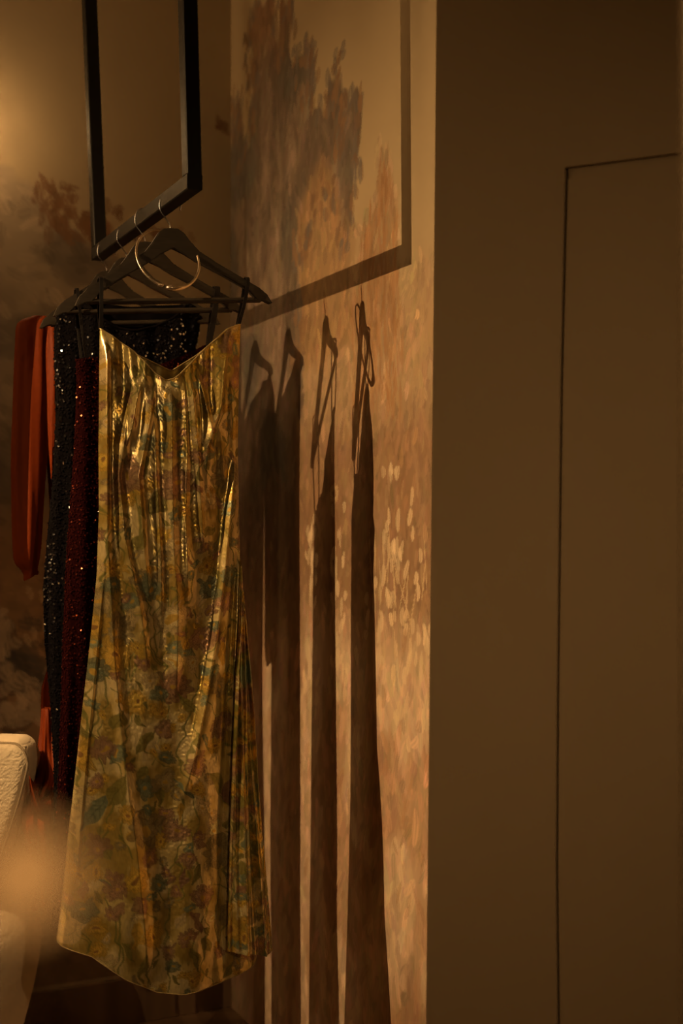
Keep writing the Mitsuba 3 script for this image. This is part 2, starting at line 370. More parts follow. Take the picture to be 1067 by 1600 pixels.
obj('floor', slab([-4.2, -3, -0.08], [7, 0, 0], [0, 8, 0], [0, 0, 0.07]), 'floor_wood'); tag('floor', 'dark wooden plank floor under the hanging clothes', kind='structure')
k = 0
for i in range(24):                                # boards near the corner, parallel to the back wall
    p = CORNER - N * 2.2 - U * (0.002 + 0.12 * (i + 1)) + UP * -0.01
    obj(numbered('floor__plank'), slab(p, N * 2.2 * 1.0, U * 0.117, UP * 0.01), 'floor_wood')
obj('ceiling', slab([-4.2, -3, CEIL], [7, 0, 0], [0, 8, 0], [0, 0, 0.1]), 'plaster'); tag('ceiling', 'plain ceiling above the clothes rail', kind='structure')
obj('wall_right', slab(CORNER - U * 1.3, U * 1.4, UP * CEIL, N * 0.1), 'plaster'); tag('wall_right', 'side wall papered with a painterly mural of trees and reeds', kind='structure')
obj('wall_back', slab(CORNER - N * 3.2, N * 3.2, UP * CEIL, U * 0.1), 'plaster'); tag('wall_back', 'back wall with painterly foliage under a plain brown sky', kind='structure')
obj('wall_left', slab(CORNER - N * 3.2, -U * 6.0, UP * CEIL, -N * 0.1), 'plaster'); tag('wall_left', 'plain wall at the far left of the room', kind='structure')
obj('wall_behind', slab([-4.2, -3, 0], [7, 0, 0], [0, 0, CEIL], [0, -0.1, 0]), 'plaster'); tag('wall_behind', 'plain wall behind the camera', kind='structure')
make_side_mural()
make_back_mural()
obj('baseboard_back', beam(back(0.0, 0.06, 0.006), back(2.4, 0.06, 0.006), U * 0.006, UP * 0.06), 'floor_wood'); tag('baseboard_back', 'dark wooden baseboard along the back wall', kind='structure')

# the brown wall in front of the mural, with a flush door
PA, PD = np.array([0.147, 2.10, 0.0]), np.array([0.894, -0.447, 0.0])
PN = np.array([0.447, 0.894, 0.0])                 # away from the camera


def panel(poly, depth, off=0.0):
    m = trimesh.creation.extrude_polygon(Polygon(poly), depth, engine='earcut')
    v = np.array(m.vertices)
    m.vertices = PA + v[:, :1] * PD + v[:, 1:2] * UP + (v[:, 2:3] + off) * PN
    m.fix_normals()
    return m


EDGE = [(-0.013, 0.0), (-0.0105, 0.45), (0.000, 1.3), (0.0105, 2.17), (0.018, CEIL)]
SEAM = [(0.2150, 0.0), (0.2132, 0.50), (0.2105, 0.77), (0.2125, 1.02), (0.2198, 1.52), (0.2285, 1.852)]
DTOP = 1.859
g = 0.0022
obj('wall_front', panel(EDGE + [(0.95, CEIL), (0.95, DTOP + 0.006), (SEAM[-1][0] - g, DTOP + 0.006)] + [(p - g, z) for p, z in SEAM[::-1]], 0.09), 'panel_paint')
tag('wall_front', 'plain brown painted wall beside the mural, holding a flush door', kind='structure')
obj('wall_front__door_lining', panel([(0.17, 0), (0.17, DTOP + 0.1), (1.0, DTOP + 0.1), (1.0, 0)], 0.03, 0.09), 'black_metal')
obj('door_1', panel([(p + g, z + 0.004) for p, z in SEAM[:-1]] + [(SEAM[-1][0] + g, DTOP - 0.012), (0.93, DTOP - 0.012), (0.93, 0.004)], 0.045, 0.003), 'panel_paint')
tag('door_1', 'flush brown door with a thin dark gap along its edge', kind='structure')
obj('door_1__top_rail', panel([(SEAM[-1][0] + g, DTOP - 0.012), (SEAM[-1][0] + g, DTOP + 0.0055), (0.93, DTOP + 0.0055), (0.93, DTOP - 0.012)], 0.04, 0.006), 'panel_paint')
obj('trim_1', beam([0.3505, 1.26, 0], [0.3535, 1.26, CEIL], [0.017, 0.0, 0], [0, 0.008, 0], 0.002), 'panel_paint'); tag('trim_1', 'brown door jamb at the edge of the opening', kind='structure')


# ------------------------------------------------------------------ clothes rail
ZB, HB = 1.942, 0.015                              # height of the bar's middle, half of its side
BAR0 = np.array([-0.2721, 2.366, ZB])              # near end
BARL = 0.700
BAR1 = BAR0 + U * BARL
LEAN = np.array([-0.034, 0, 0])
obj('clothes_rail__crossbar', beam(BAR0, BAR1, N * HB, UP * HB), 'black_metal')
for key, p, k in (('clothes_rail__post', BAR0 + U * HB, 0.027), ('clothes_rail__post_001', BAR1 - U * HB, 0.042)):
    h = CEIL - 0.004 - ZB - HB
    obj(key, beam(p + UP * HB, p + UP * (HB + h) + np.array([-k * h, 0, 0]), N * HB, U * HB), 'black_metal')
    top = p + UP * (CEIL - 0.001 - ZB) + np.array([-k * h, 0, 0])
    obj(numbered('clothes_rail__ceiling_plate'), beam(top - UP * 0.004, top + UP * 0.0, N * 0.04, U * 0.04), 'black_metal')
tag('clothes_rail', 'black square metal clothes rail hanging from the ceiling, carrying four hangers', 'clothes rail')

# ------------------------------------------------------------------ hangers
def half(side_):
    top = [(0, 0), (.014, -.001), (.026, -.009), (.040, -.028), (.056, -.046), (.10, -.074), (.15, -.103), (.178, -.119), (.194, -.133), (.203, -.150)]
    low = [(.198, -.152), (.185, -.146), (.170, -.144), (.150, -.122), (.10, -.094), (.05, -.068), (.025, -.052), (0, -.040)]
    return top, low


TOP, LOW = half(1)
HPOLY = Polygon(TOP + LOW + [(-x, z) for x, z in LOW[::-1][1:]] + [(-x, z) for x, z in TOP[::-1][:-1]]).buffer(0.002).buffer(-0.002)
TILT = math.radians(5.0)
ZAP = 1.891


class Frame:                                       # a hanger's own frame: s towards the side wall, d away from the camera, h up from the apex
    def __init__(self, zc, shift=0.0, yaw=0.0, tilt=TILT):
        t = (zc - 2.366) / 0.903
        self.o = np.array([BAR0[0], BAR0[1], 0]) + U * t + N * shift + UP * ZAP
        cy, sy = math.cos(yaw), math.sin(yaw)
        self.n, self.u = N * cy + U * sy, U * cy - N * sy
        self.tilt = tilt

    def hang(self, v, tilt=True):                   # (s, d, h) -> world, tilted as the hangers are
        v = np.asarray(v, float)
        c, s_ = math.cos(self.tilt), math.sin(self.tilt)
        s, d, h = v[..., 0], v[..., 1], v[..., 2]
        s, h = (s * c - h * s_, s * s_ + h * c) if tilt else (s, h)
        return self.o + s[..., None] * self.n + d[..., None] * self.u + h[..., None] * UP

    def cloth(self, s, d, z):                       # z: world height
        b = np.array([self.o[0], self.o[1], 0])
        return b + s[..., None] * self.n + d[..., None] * self.u + z[..., None] * UP


def hanger(fr, label):
    key = numbered('clothes_hanger') if 'clothes_hanger__shoulders' in scene else 'clothes_hanger'
    i = 0
    while f'{key}__shoulders' in scene:
        i += 1
        key = f'clothes_hanger_{i:03d}'
    th = 0.012
    parts = []
    for inset, t in ((0.0, th - 0.004), (0.0018, th)):
        m = trimesh.creation.extrude_polygon(HPOLY.buffer(-inset), t, engine='earcut')
        v = np.array(m.vertices)
        m.vertices = fr.hang(np.stack([v[:, 0], v[:, 2] - t / 2, v[:, 1]], -1))
        parts.append(m)
    obj(f'{key}__shoulders', trimesh.util.concatenate(parts), 'dark_wood', 30)
    s = np.linspace(-0.178, 0.178, 12)
    obj(f'{key}__trouser_bar', tube(fr.hang(np.stack([s, 0 * s, 0 * s - 0.143], -1)), 0.0058), 'dark_wood', 40)
    hk = curve([(0, -0.01), (-0.001, 0.012), (-0.010, 0.026), (-0.0205, 0.040), (-0.0212, 0.058), (-0.014, 0.0715), (0.0, 0.0755), (0.014, 0.0715), (0.0212, 0.058), (0.0205, 0.044)], 50)
    p = np.stack([hk[:, 0], 0 * hk[:, 0], hk[:, 1] - 0.0065], -1)
    obj(f'{key}__hook', tube(fr.hang(p, False), 0.0014, 8), 'chrome', True)
    labels[f'{key}__hook'] = {'label': 'thin metal hook over the bar'}
    tag(key, label, 'hanger', 'hangers on the black rail')
    return key


FG, FM, FB, FO = Frame(2.515, 0.006), Frame(2.638, -0.004), Frame(2.787, 0.004), Frame(2.935, 0.004)
hanger(FG, 'dark wooden hanger holding the gold floral gown, with the necklace around it')
hanger(FM, 'dark wooden hanger directly behind the front one, holding the maroon sequin dress')
hanger(FB, 'dark wooden hanger holding the black sequin dress with the round neckline')
hanger(FO, 'dark wooden hanger holding the orange gown, last on the rail')


# ------------------------------------------------------------------ garments
class Garment:
    def __init__(self, fr, L, R, Tk, top_f, top_b, hem_f, hem_b, nf, nb, nv, fold, p=2.4, sway=None):
        self.fr = fr
        a = np.linspace(0, np.pi, nf)
        xf = 0.55 * np.linspace(-1, 1, nf) + 0.45 * -np.cos(a)
        xb = 0.55 * np.linspace(1, -1, nb + 2)[1:-1] + 0.45 * np.cos(np.linspace(0, np.pi, nb + 2))[1:-1]
        x = np.concatenate([xf, xb])
        front = np.concatenate([np.ones(nf), np.zeros(nb)]) > 0.5
        zt = np.where(front, top_f(x), top_b(x)); zh = np.where(front, hem_f(x), hem_b(x))
        v = np.linspace(0, 1, nv)[:, None]
        z = zt * (1 - v) + zh * v
        l, r, t = L(z), R(z), Tk(z)
        s = (l + r) / 2 + (r - l) / 2 * x
        prof = (1 - np.abs(x) ** p) ** (1 / p)
        win = 1 - np.abs(x) ** 30
        d = np.where(front, -t, t * 0.8) * prof + np.where(front, -1.0, 1.0) * win * fold(s, z, x, front)
        if sway is not None:
            d = d + sway(s, z)
        self.s, self.z, self.x, self.front, self.nf = s, z, x, front, nf
        self.P = fr.cloth(s, d, z)
        self.nv, self.nc = nv, nf + nb

    def mesh(self):
        nv, nc = self.nv, self.nc
        i = np.arange(nv - 1)[:, None] * nc
        j = np.arange(nc)[None]
        a, b = i + j, i + (j + 1) % nc
        return quads(self.P.reshape(-1, 3), np.stack([a, a + nc, b + nc, b], -1).reshape(-1, 4))

    def sequins(self, count, r, seed, tilt=0.2, out=0.0012, keep=None):
        rng = np.random.default_rng(seed)
        P = self.P[:, :self.nf]
        du, dv = np.gradient(P, axis=1), np.gradient(P, axis=0)
        nn = np.cross(du, dv)
        area = np.linalg.norm(nn, axis=-1)
        nrm = nn / np.maximum(area, 1e-12)[..., None]
        if (nrm @ self.fr.u).mean() > 0:
            nrm = -nrm
        w = area / area.max()
        if keep is not None:
            w = w * keep(self.s[:, :self.nf], self.z[:, :self.nf])
        idx = rng.choice(w.size, count, p=(w / w.sum()).ravel())
        i, j = np.unravel_index(idx, w.shape)
        i, j = np.clip(i, 0, w.shape[0] - 2), np.clip(j, 0, w.shape[1] - 2)
        f, h = rng.random((2, count, 1))
        c = P[i, j] + (P[i, j + 1] - P[i, j]) * f + (P[i + 1, j] - P[i, j]) * h
        n = nrm[i, j]
        tv = rng.normal(0, tilt, (count, 3)); n0 = n; n = n + tv; n /= np.linalg.norm(n, axis=1, keepdims=True)
        e = np.cross(n, np.array([0.3, 0.2, 0.93])); e /= np.linalg.norm(e, axis=1, keepdims=True)
        g = np.cross(n, e)
        a = np.arange(6) * np.pi / 3
        V = (c + n0 * out)[:, None] + r * (np.cos(a)[None, :, None] * e[:, None] + np.sin(a)[None, :, None] * g[:, None])
        F = np.array([[0, 1, 2], [0, 2, 3], [0, 3, 4], [0, 4, 5]])
        F = (F[None] + 6 * np.arange(count)[:, None, None]).reshape(-1, 3)
        return trimesh.Trimesh(V.reshape(-1, 3), F, process=False)


def const(v):
    return lambda *_: v


def ridge(pts, amp, w, skew=0.0):
    t = np.array(sorted((z, s) for s, z in pts))
    lo, hi = t[0, 0], t[-1, 0]

    def f(s, z):
        c = np.interp(z, t[:, 0], t[:, 1])
        e = s - c
        ww = np.where(e > 0, w * (1 + skew), w * (1 - skew))
        return amp * np.exp(-np.sqrt((e / ww) ** 2 + 0.02) ** 1.35) * smooth_step(lo - 0.01, lo + 0.10, z) * smooth_step(hi + 0.02, hi - 0.05, z)
    return f


# --- gold gown
GL = tab([(1.72, -.141), (1.576, -.142), (1.453, -.143), (1.331, -.142), (1.208, -.146), (1.086, -.158), (.964, -.172), (.843, -.185), (.723, -.198), (.603, -.209), (.519, -.220), (.3, -.23)])
GO = tab([(1.72, .148), (1.59, .144), (1.461, .142), (1.332, .144), (1.203, .149), (1.074, .158), (.944, .170), (.814, .179), (.683, .189), (.552, .200), (.454, .208), (.3, .22)])
GR = tab([(1.72, .148), (1.59, .144), (1.461, .142), (1.332, .144), (1.203, .148), (1.074, .153), (.944, .160), (.814, .166), (.683, .170), (.552, .173), (.430, .177), (.3, .18)])
GT = tab([(1.75, .010), (1.6, .020), (1.4, .024), (1.1, .036), (.8, .060), (.5, .095), (.3, .11)])
gold_ridges = [ridge([(-.132, 1.66), (-.134, 1.453), (-.134, 1.331), (-.138, 1.208), (-.150, 1.086), (-.163, .964), (-.176, .843), (-.188, .723), (-.198, .6)], .010, .006, -.2),
               ridge([(-.135, 1.662), (-.136, 1.454), (-.131, 1.269), (-.123, 1.048), (-.109, .862), (-.089, .675), (-.072, .45)], .012, .010, .4),
               ridge([(-.062, 1.60), (-.095, 1.455), (-.088, 1.36)], .008, .011),
               ridge([(-.037, 1.575), (-.072, 1.399), (-.062, 1.25), (-.05, 1.15)], .009, .009, -.3),
               ridge([(-.006, 1.585), (-.006, 1.457), (-.006, 1.269), (.002, 1.143), (-.004, .954)], .012, .011, .2),
               ridge([(.020, 1.60), (.026, 1.45), (.022, 1.30), (.026, 1.15)], .006, .008),
               ridge([(.032, 1.605), (.046, 1.458), (.054, 1.332), (.06, 1.22)], .009, .010, .3),
               ridge([(.115, 1.685), (.094, 1.536), (.066, 1.459), (.068, 1.36)], .014, .012, -.3),
               ridge([(.05, 1.61), (.075, 1.50), (.086, 1.42)], .007, .007),
               ridge([(.130, 1.44), (.112, 1.306), (.099, 1.204), (.079, 1.077), (.052, .951), (.019, .827), (.0, .76)], .015, .010, .35),
               ridge([(-.04, 1.531), (-.036, 1.406), (-.03, 1.256), (-.027, 1.10)], .006, .008),
               ridge([(-.09, 1.55), (-.11, 1.40), (-.10, 1.28), (-.07, 1.14), (-.055, 1.0)], .008, .010),
               ridge([(.138, 1.25), (.120, 1.05), (.106, .88), (.092, .69), (.080, .44)], -.012, .006, -.2),
               ridge([(.165, .8), (.168, .45)], .004, .02)]


def gold_fold(s, z, x, front):
    f = np.zeros(np.broadcast(s, z).shape)
    for r in gold_ridges:
        f = f + r(s, z)
    amp = 0.0012 + 0.006 * smooth_step(1.1, 0.4, z)
    wob = 0.02 * np.sin(z * 5 + 1)
    f = f + amp * np.sin((s + wob) * (70 - 22 * smooth_step(1.2, 0.5, z)) + 1.2 * np.sin(z * 3.1)) * 0.7
    f = f + 0.0012 * np.sin(s * 210 + 2.2 * np.sin(z * 4)) * smooth_step(1.25, 1.55, z)
    P = np.stack([s * 42 + 0 * z, z * 9 + 0 * s, 0 * s + 3 + 0 * z], -1)
    f = f + 0.0040 * (meshkit.fbm(P, 2, 6) - 0.5)
    f = f + 0.0004 * (meshkit.noise(np.stack([s * 320, z * 260, 0 * s], -1), 3) - 0.5)
    return np.where(front, f, f * 0.5)


def gold_top_f(x):
    return np.interp(x, [-1, -.55, -.25, -.11, .0, .09, .45, .78, .9, 1], [1.683, 1.641, 1.600, 1.588, 1.592, 1.602, 1.655, 1.698, 1.706, 1.712])


def gold_top_b(x):
    return np.interp(x, [-1, -.5, .04, .4, .8, 1], [1.683, 1.642, 1.611, 1.645, 1.695, 1.712])


def gold_hem_f(x):
    return np.interp(x, [-1, -.75, -.45, -.15, .1, .4, .70, .74, 1], [.520, .505, .462, .430, .421, .424, .434, .436, .446])


def gold_hem_b(x):
    return np.interp(x, [-1, 1], [.520, .456])


def floral(s, z, seed):
    """The gown's printed flowers: colour per vertex from the cloth's own coordinates."""
    rng = np.random.default_rng(seed)
    s, z = s.ravel(), z.ravel()
    ground = np.array([0.60, 0.45, 0.21])
    c = np.tile(ground, (len(s), 1))
    n1 = meshkit.fbm(np.stack([s * 30, z * 22, 0 * s], -1), 3, seed)
    c = lerp(c, (0.70, 0.55, 0.34), smooth_step(0.50, 0.68, n1))
    c = lerp(c, (0.36, 0.24, 0.06), smooth_step(0.50, 0.34, n1) * 0.9)
    order = np.argsort(z); zs = z[order]
    wx = s + 0.016 * (meshkit.noise(np.stack([s * 60, z * 60, 0 * s], -1), seed) - 0.5)
    wz = z + 0.016 * (meshkit.noise(np.stack([s * 60, z * 60, 0 * s + 9], -1), seed) - 0.5)

    def near(cz, r):
        return order[np.searchsorted(zs, cz - r):np.searchsorted(zs, cz + r)]

    # stems
    for _ in range(220):
        sx, sz = rng.uniform(s.min(), s.max()), rng.uniform(.4, 1.75)
        h, bend = rng.uniform(.04, .12), rng.normal(0, .03)
        i = near(sz, h)
        t = (wz[i] - sz) / h
        cx = sx + bend * t * t + 0.006 * np.sin(t * 4)
        k = smooth_step(0.0022, 0.0012, np.abs(wx[i] - cx))
        c[i] = lerp(c[i], (0.16, 0.16, 0.045), k * 0.75)
    pal = [(0.32, 0.17, 0.12), (0.17, 0.20, 0.155), (0.56, 0.34, 0.06), (0.24, 0.20, 0.06), (0.62, 0.46, 0.28), (0.28, 0.21, 0.12)]
    wts = np.array([0.20, 0.15, 0.22, 0.22, 0.11, 0.10])
    pts = []
    tries = 0
    while len(pts) < 620 and tries < 16000:
        tries += 1
        p = (rng.uniform(s.min(), min(s.max(), s.min() + 0.5)), rng.uniform(.40, 1.75), rng.choice([.011, .017, .025, .036], p=[.36, .30, .22, .12]))
        if all((p[0] - q[0]) ** 2 + (p[1] - q[1]) ** 2 > (0.60 * (p[2] + q[2])) ** 2 for q in pts):
            pts.append(p)
    for fx, fz, R in pts:
        kind = rng.choice(6, p=wts)
        col = np.array(pal[kind]) * rng.uniform(0.8, 1.2)
        petals = rng.integers(7, 14); ph = rng.uniform(0, 6.3); leaf = kind == 3 or rng.random() < 0.15
        i = near(fz, R * 1.1)
        dx, dz = wx[i] - fx, wz[i] - fz
        if leaf:
            a = rng.uniform(-.9, .9)
            u, v = dx * math.cos(a) - dz * math.sin(a), dx * math.sin(a) + dz * math.cos(a)
            q = (u / (0.42 * R * np.clip(1.1 - (v / R) ** 2, 0.05, 2))) ** 2 + (v / R) ** 2
            k = smooth_step(1.05, 0.85, q)
            vein = smooth_step(0.0016, 0.0006, np.abs(u)) + 0.6 * smooth_step(0.55, 0.95, np.sin(v * 700 + np.abs(u) * 500))
            c[i] = lerp(c[i], col, k * 0.9)
            c[i] = lerp(c[i], col * 0.5, k * np.clip(vein, 0, 1) * 0.5)
            continue
        r, an = np.hypot(dx, dz), np.arctan2(dz, dx) + ph
        lob = np.abs(np.cos(an * petals / 2))
        rad = R * (0.72 + 0.28 * lob ** 0.7) * (0.86 + 0.28 * meshkit.noise(np.stack([wx[i] * 90, wz[i] * 90, 0 * dx + 4], -1), seed))
        k = smooth_step(1.03, 0.94, r / rad)
        c[i] = lerp(c[i], col, k * 0.74)
        # inner petals, veins and outline
        rad2 = R * 0.62 * (0.62 + 0.38 * np.abs(np.cos((an + 0.5) * petals / 2)) ** 0.6)
        c[i] = lerp(c[i], np.minimum(col * 1.4 + 0.02, 0.8), k * smooth_step(1.05, 0.9, r / rad2) * 0.6)
        c[i] = lerp(c[i], col * 0.45, smooth_step(0.10, 0.03, np.abs(r / rad2 - 1)) * 0.55)
        c[i] = lerp(c[i], col * 0.5, k * smooth_step(0.7, 0.98, np.abs(np.sin(an * petals * 2.5 + r * 200))) * (r > 0.25 * R) * 0.5)
        c[i] = lerp(c[i], col * 0.4, smooth_step(0.08, 0.02, np.abs(r / rad - 0.97)) * 0.3)
        c[i] = lerp(c[i], (0.55, 0.34, 0.07) if kind != 2 else (0.25, 0.12, 0.05), smooth_step(0.24, 0.17, r / R) * 0.9)
    # uneven tone of the metal threads across the print
    c = c * (0.88 + 0.24 * meshkit.noise(np.stack([s * 700, z * 160, 0 * s], -1), 2))[:, None]
    return np.clip(c * np.array([0.98, 1.02, 0.80]), 0.008, 0.9)


gold = Garment(FG, GL, GR, GT, gold_top_f, gold_top_b, gold_hem_f, gold_hem_b, 300, 70, 900, gold_fold)
gc = floral(gold.s + np.where(gold.front, 0, 0.31), gold.z, 4)
obj('evening_gown__dress', gold.mesh(), 'lame', True, color=gc)


def edge_tube(g_, which, r, mat, key):
    n = g_.nf
    P = g_.P[0, :n] if which == 'front' else np.vstack([g_.P[0, n - 1:n], g_.P[0, n:], g_.P[0, :1]])
    P = P[::3] if which == 'front' else P
    obj(key, tube(P, r, 6), mat, True)


scene['hem_thread'] = plain((0.26, 0.19, 0.08), 0.5, metal=0.4)
scene['gold_piping'] = plain((0.55, 0.42, 0.18), 0.35, metal=0.7)
edge_tube(gold, 'front', 0.0016, 'gold_piping', 'evening_gown__neckline_piping')
edge_tube(gold, 'back', 0.0016, 'gold_piping', 'evening_gown__neckline_piping_001')


def side_drape():
    # a second layer of cloth falling over the gown's right side, with a free edge in front
    nu, nv = 90, 420
    v = np.linspace(0, 1, nv)[:, None]; u = np.linspace(0, 1, nu)[None]
    zt, zh = 1.235 - 0.02 * u, 0.487 - 0.033 * u
    z = zt * (1 - v) + zh * v
    left = np.interp(z, [.44, .464, .693, .883, 1.011, 1.12, 1.24], [.083, .085, .099, .112, .122, .137, .146])
    right = GO(z) + 0.001
    s = left + (right - left) * u
    l, rr = GL(z), GO(z)
    x = np.clip((s - (l + rr) / 2) / ((rr - l) / 2), -1, 1)
    d = -GT(z) * (1 - np.abs(x) ** 2.4) ** (1 / 2.4) - gold_fold(s, z, x, np.ones_like(x) > 0) * (1 - np.abs(x) ** 30) * 0.5
    grow = smooth_step(1.24, 0.95, z)
    d = d - 0.006 - grow * (0.011 + 0.007 * np.sin(u * 16 + 1.2 * np.sin(z * 4) + 2.2) + 0.003 * np.sin(u * 37 + z * 5))
    d = d + 0.020 * smooth_step(0.93, 1.0, u) + 0.010 * smooth_step(0.05, 0.0, u)
    P = FG.cloth(s, d, z)
    i = (np.arange(nv - 1)[:, None] * nu + np.arange(nu - 1)[None]).ravel()
    obj('evening_gown__side_drape', quads(P.reshape(-1, 3), np.stack([i, i + nu, i + nu + 1, i + 1], 1)), 'lame', True, color=floral(s + 0.63, z, 9))


side_drape()
n_ = gold.nf
hem = np.vstack([gold.P[-1, :n_][::3]])
obj('evening_gown__hem_stitching', tube(hem, 0.0009, 6), 'hem_thread', True)


def ribbon(path, w, wdir, th=0.0012):
    P = np.asarray(path, float)
    w = np.broadcast_to(np.asarray(w, float), len(P))[:, None] / 2
    tan = np.gradient(P, axis=0)
    wd = np.asarray(wdir, float)
    nn = np.cross(tan, wd); nn /= np.linalg.norm(nn, axis=1, keepdims=True)
    V = np.stack([P - w * wd - nn * th, P + w * wd - nn * th, P + w * wd + nn * th, P - w * wd + nn * th], 1).reshape(-1, 3)
    F = [[i * 4 + j, i * 4 + (j + 1) % 4, i * 4 + 4 + (j + 1) % 4, i * 4 + 4 + j] for i in range(len(P) - 1) for j in range(4)]
    F += [[3, 2, 1, 0], [len(V) - 4, len(V) - 3, len(V) - 2, len(V) - 1]]
    return quads(V, F)


def strap(fr, a, over, b, w, key, mat):             # from the front edge a, over the hanger's arm at (s, h) over, down to b behind; a and b as (s, d, world z)
    top = fr.hang(np.array([over[0], 0, over[1]]))
    A = fr.cloth(np.array(a[0]), np.array(a[1]), np.array(a[2])); B = fr.cloth(np.array(b[0]), np.array(b[1]), np.array(b[2]))
    path = [A, A * 0.4 + (top - fr.u * 0.012 - UP * 0.02) * 0.6, top - fr.u * 0.0095 - UP * 0.004, top - fr.u * 0.006 + UP * 0.0035, top + UP * 0.0055, top + fr.u * 0.006 + UP * 0.0035,
            top + fr.u * 0.0095 - UP * 0.004, B * 0.4 + (top + fr.u * 0.012 - UP * 0.02) * 0.6, B]
    obj(key, ribbon(curve(path, 50), w, fr.n), mat, 40)


strap(FG, (-.139, -.004, 1.684), (-.150, -.101), (-.139, .004, 1.684), 0.007, 'evening_gown__strap', 'black_ribbon')
strap(FG, (.143, -.004, 1.712), (.152, -.103), (.143, .004, 1.712), 0.007, 'evening_gown__strap_001', 'black_ribbon')
labels['evening_gown__strap'] = labels['evening_gown__strap_001'] = {'label': 'black ribbon strap over the hanger'}
tag('evening_gown', 'long shiny gold gown with a floral print and V neckline', 'dress', 'garments on the black rail')

# --- maroon sequin dress
ML = tab([(1.75, -.135), (1.66, -.145), (1.59, -.142), (1.461, -.147), (1.332, -.156), (1.204, -.164), (1.076, -.169), (.947, -.172), (.819, -.176), (.692, -.182), (.565, -.188), (.3, -.195)])
MR = tab([(1.75, .140), (1.59, .135), (1.332, .120), (1.076, .115), (.819, .12), (.565, .13), (.3, .14)])
MT = tab([(1.75, .010), (1.5, .022), (1.2, .026), (.8, .032), (.4, .04)])


def pleats(seed, k, amp):
    def f(s, z, x, front):
        a = amp * (0.4 + 0.9 * smooth_step(1.6, 0.8, z))
        return a * np.sin((s + 0.01 * np.sin(3 * z + seed)) * k + 1.5 * np.sin(2.3 * z + seed)) + 0.5 * a * np.sin(s * k * 2.3 + seed)
    return f


maroon = Garment(FM, ML, MR, MT, lambda x: np.interp(x, [-1, -.72, -.2, 0.1, .6, 1], [1.640, 1.645, 1.628, 1.630, 1.660, 1.69]), lambda x: np.interp(x, [-1, 0, 1], [1.630, 1.60, 1.68]),
                 lambda x: 0.50 + 0 * x, lambda x: 0.50 + 0 * x, 70, 30, 160, pleats(1.0, 62, 0.006))
obj('maroon_dress__fabric', maroon.mesh(), 'maroon_fabric', True)
obj('maroon_dress__sequins', maroon.sequins(16000, 0.0021, 3, 0.30), 'dull_maroon_sequin')
obj('maroon_dress__glint_sequins', maroon.sequins(900, 0.0022, 33, 0.40, 0.0016, lambda s, z: 0.25 + np.exp(-((s + .10) / .02) ** 2) + 1.5 * np.exp(-((s + .155) / .012) ** 2)), 'maroon_glint')  # bright copies gathered in bands, glints put in by colour
labels['maroon_dress__glint_sequins'] = {'kind': 'stuff', 'label': 'bright red sequins with glints put into their colour, among the dark ones'}
labels['maroon_dress__sequins'] = {'kind': 'stuff', 'label': 'small dark red sequins, dull copies without glints'}
strap(FM, (-.125, -.008, 1.645), (-.152, -.101), (-.13, .006, 1.632), 0.006, 'maroon_dress__strap', 'black_ribbon')
strap(FM, (.135, -.008, 1.68), (.146, -.099), (.138, .006, 1.67), 0.012, 'maroon_dress__strap_001', 'black_ribbon')
tag('maroon_dress', 'long dark maroon sequin dress with thin straps behind the gold gown', 'dress', 'garments on the black rail')

# --- black sequin dress
BL = tab([(1.80, -.150), (1.769, -.158), (1.66, -.158), (1.538, -.154), (1.388, -.162), (1.266, -.173), (1.171, -.180), (1.063, -.177), (.926, -.164), (.79, -.156), (.654, -.157), (.45, -.157)])
BR = tab([(1.80, .170), (1.77, .172), (1.66, .150), (1.538, .14), (1.3, .15), (1.0, .15), (.45, .15)])
BT = tab([(1.8, .012), (1.7, .018), (1.5, .016), (1.2, .014), (.8, .014), (.4, .016)])
black = Garment(FB, BL, BR, BT, lambda x: np.interp(x, [-1, -.9, -.66, -.45, -.2, .05, .35, .6, .8, 1], [1.757, 1.770, 1.790, 1.757, 1.735, 1.728, 1.742, 1.765, 1.800, 1.785]),
                lambda x: np.interp(x, [-1, -.66, 0, .8, 1], [1.757, 1.790, 1.785, 1.800, 1.785]), lambda x: 0.46 + 0 * x, lambda x: 0.46 + 0 * x, 90, 30, 180, pleats(2.0, 70, 0.006))
obj('black_dress__fabric', black.mesh(), 'black_fabric', True)
obj('black_dress__sequins', black.sequins(17000, 0.0023, 8, 0.30), 'dull_black_sequin')
obj('black_dress__glint_sequins', black.sequins(1000, 0.0025, 88, 0.40, 0.0016, lambda s, z: 0.2 + 2.5 * np.exp(-((s + .168) / .012) ** 2 - ((z - 1.2) / .08) ** 2) + 1.6 * np.exp(-((s + .145) / .012) ** 2 - ((z - 1.6) / .15) ** 2) + 1.8 * np.exp(-((s - .085) / .012) ** 2 - ((z - 1.70) / .06) ** 2) + 1.2 * np.exp(-((s - .12) / .01) ** 2 - ((z - 1.72) / .06) ** 2)), 'black_glint')  # silver copies clustered where glints are wanted, put in by colour
labels['black_dress__glint_sequins'] = {'kind': 'stuff', 'label': 'silver sequins that put glints into the colour, among the black ones'}
labels['black_dress__sequins'] = {'kind': 'stuff', 'label': 'small black sequins, dull copies without glints'}
edge_tube(black, 'front', 0.003, 'black_fabric', 'black_dress__neckband')
tag('black_dress', 'long black sequin dress with a round neckline, between maroon dress and orange gown', 'dress', 'garments on the black rail')

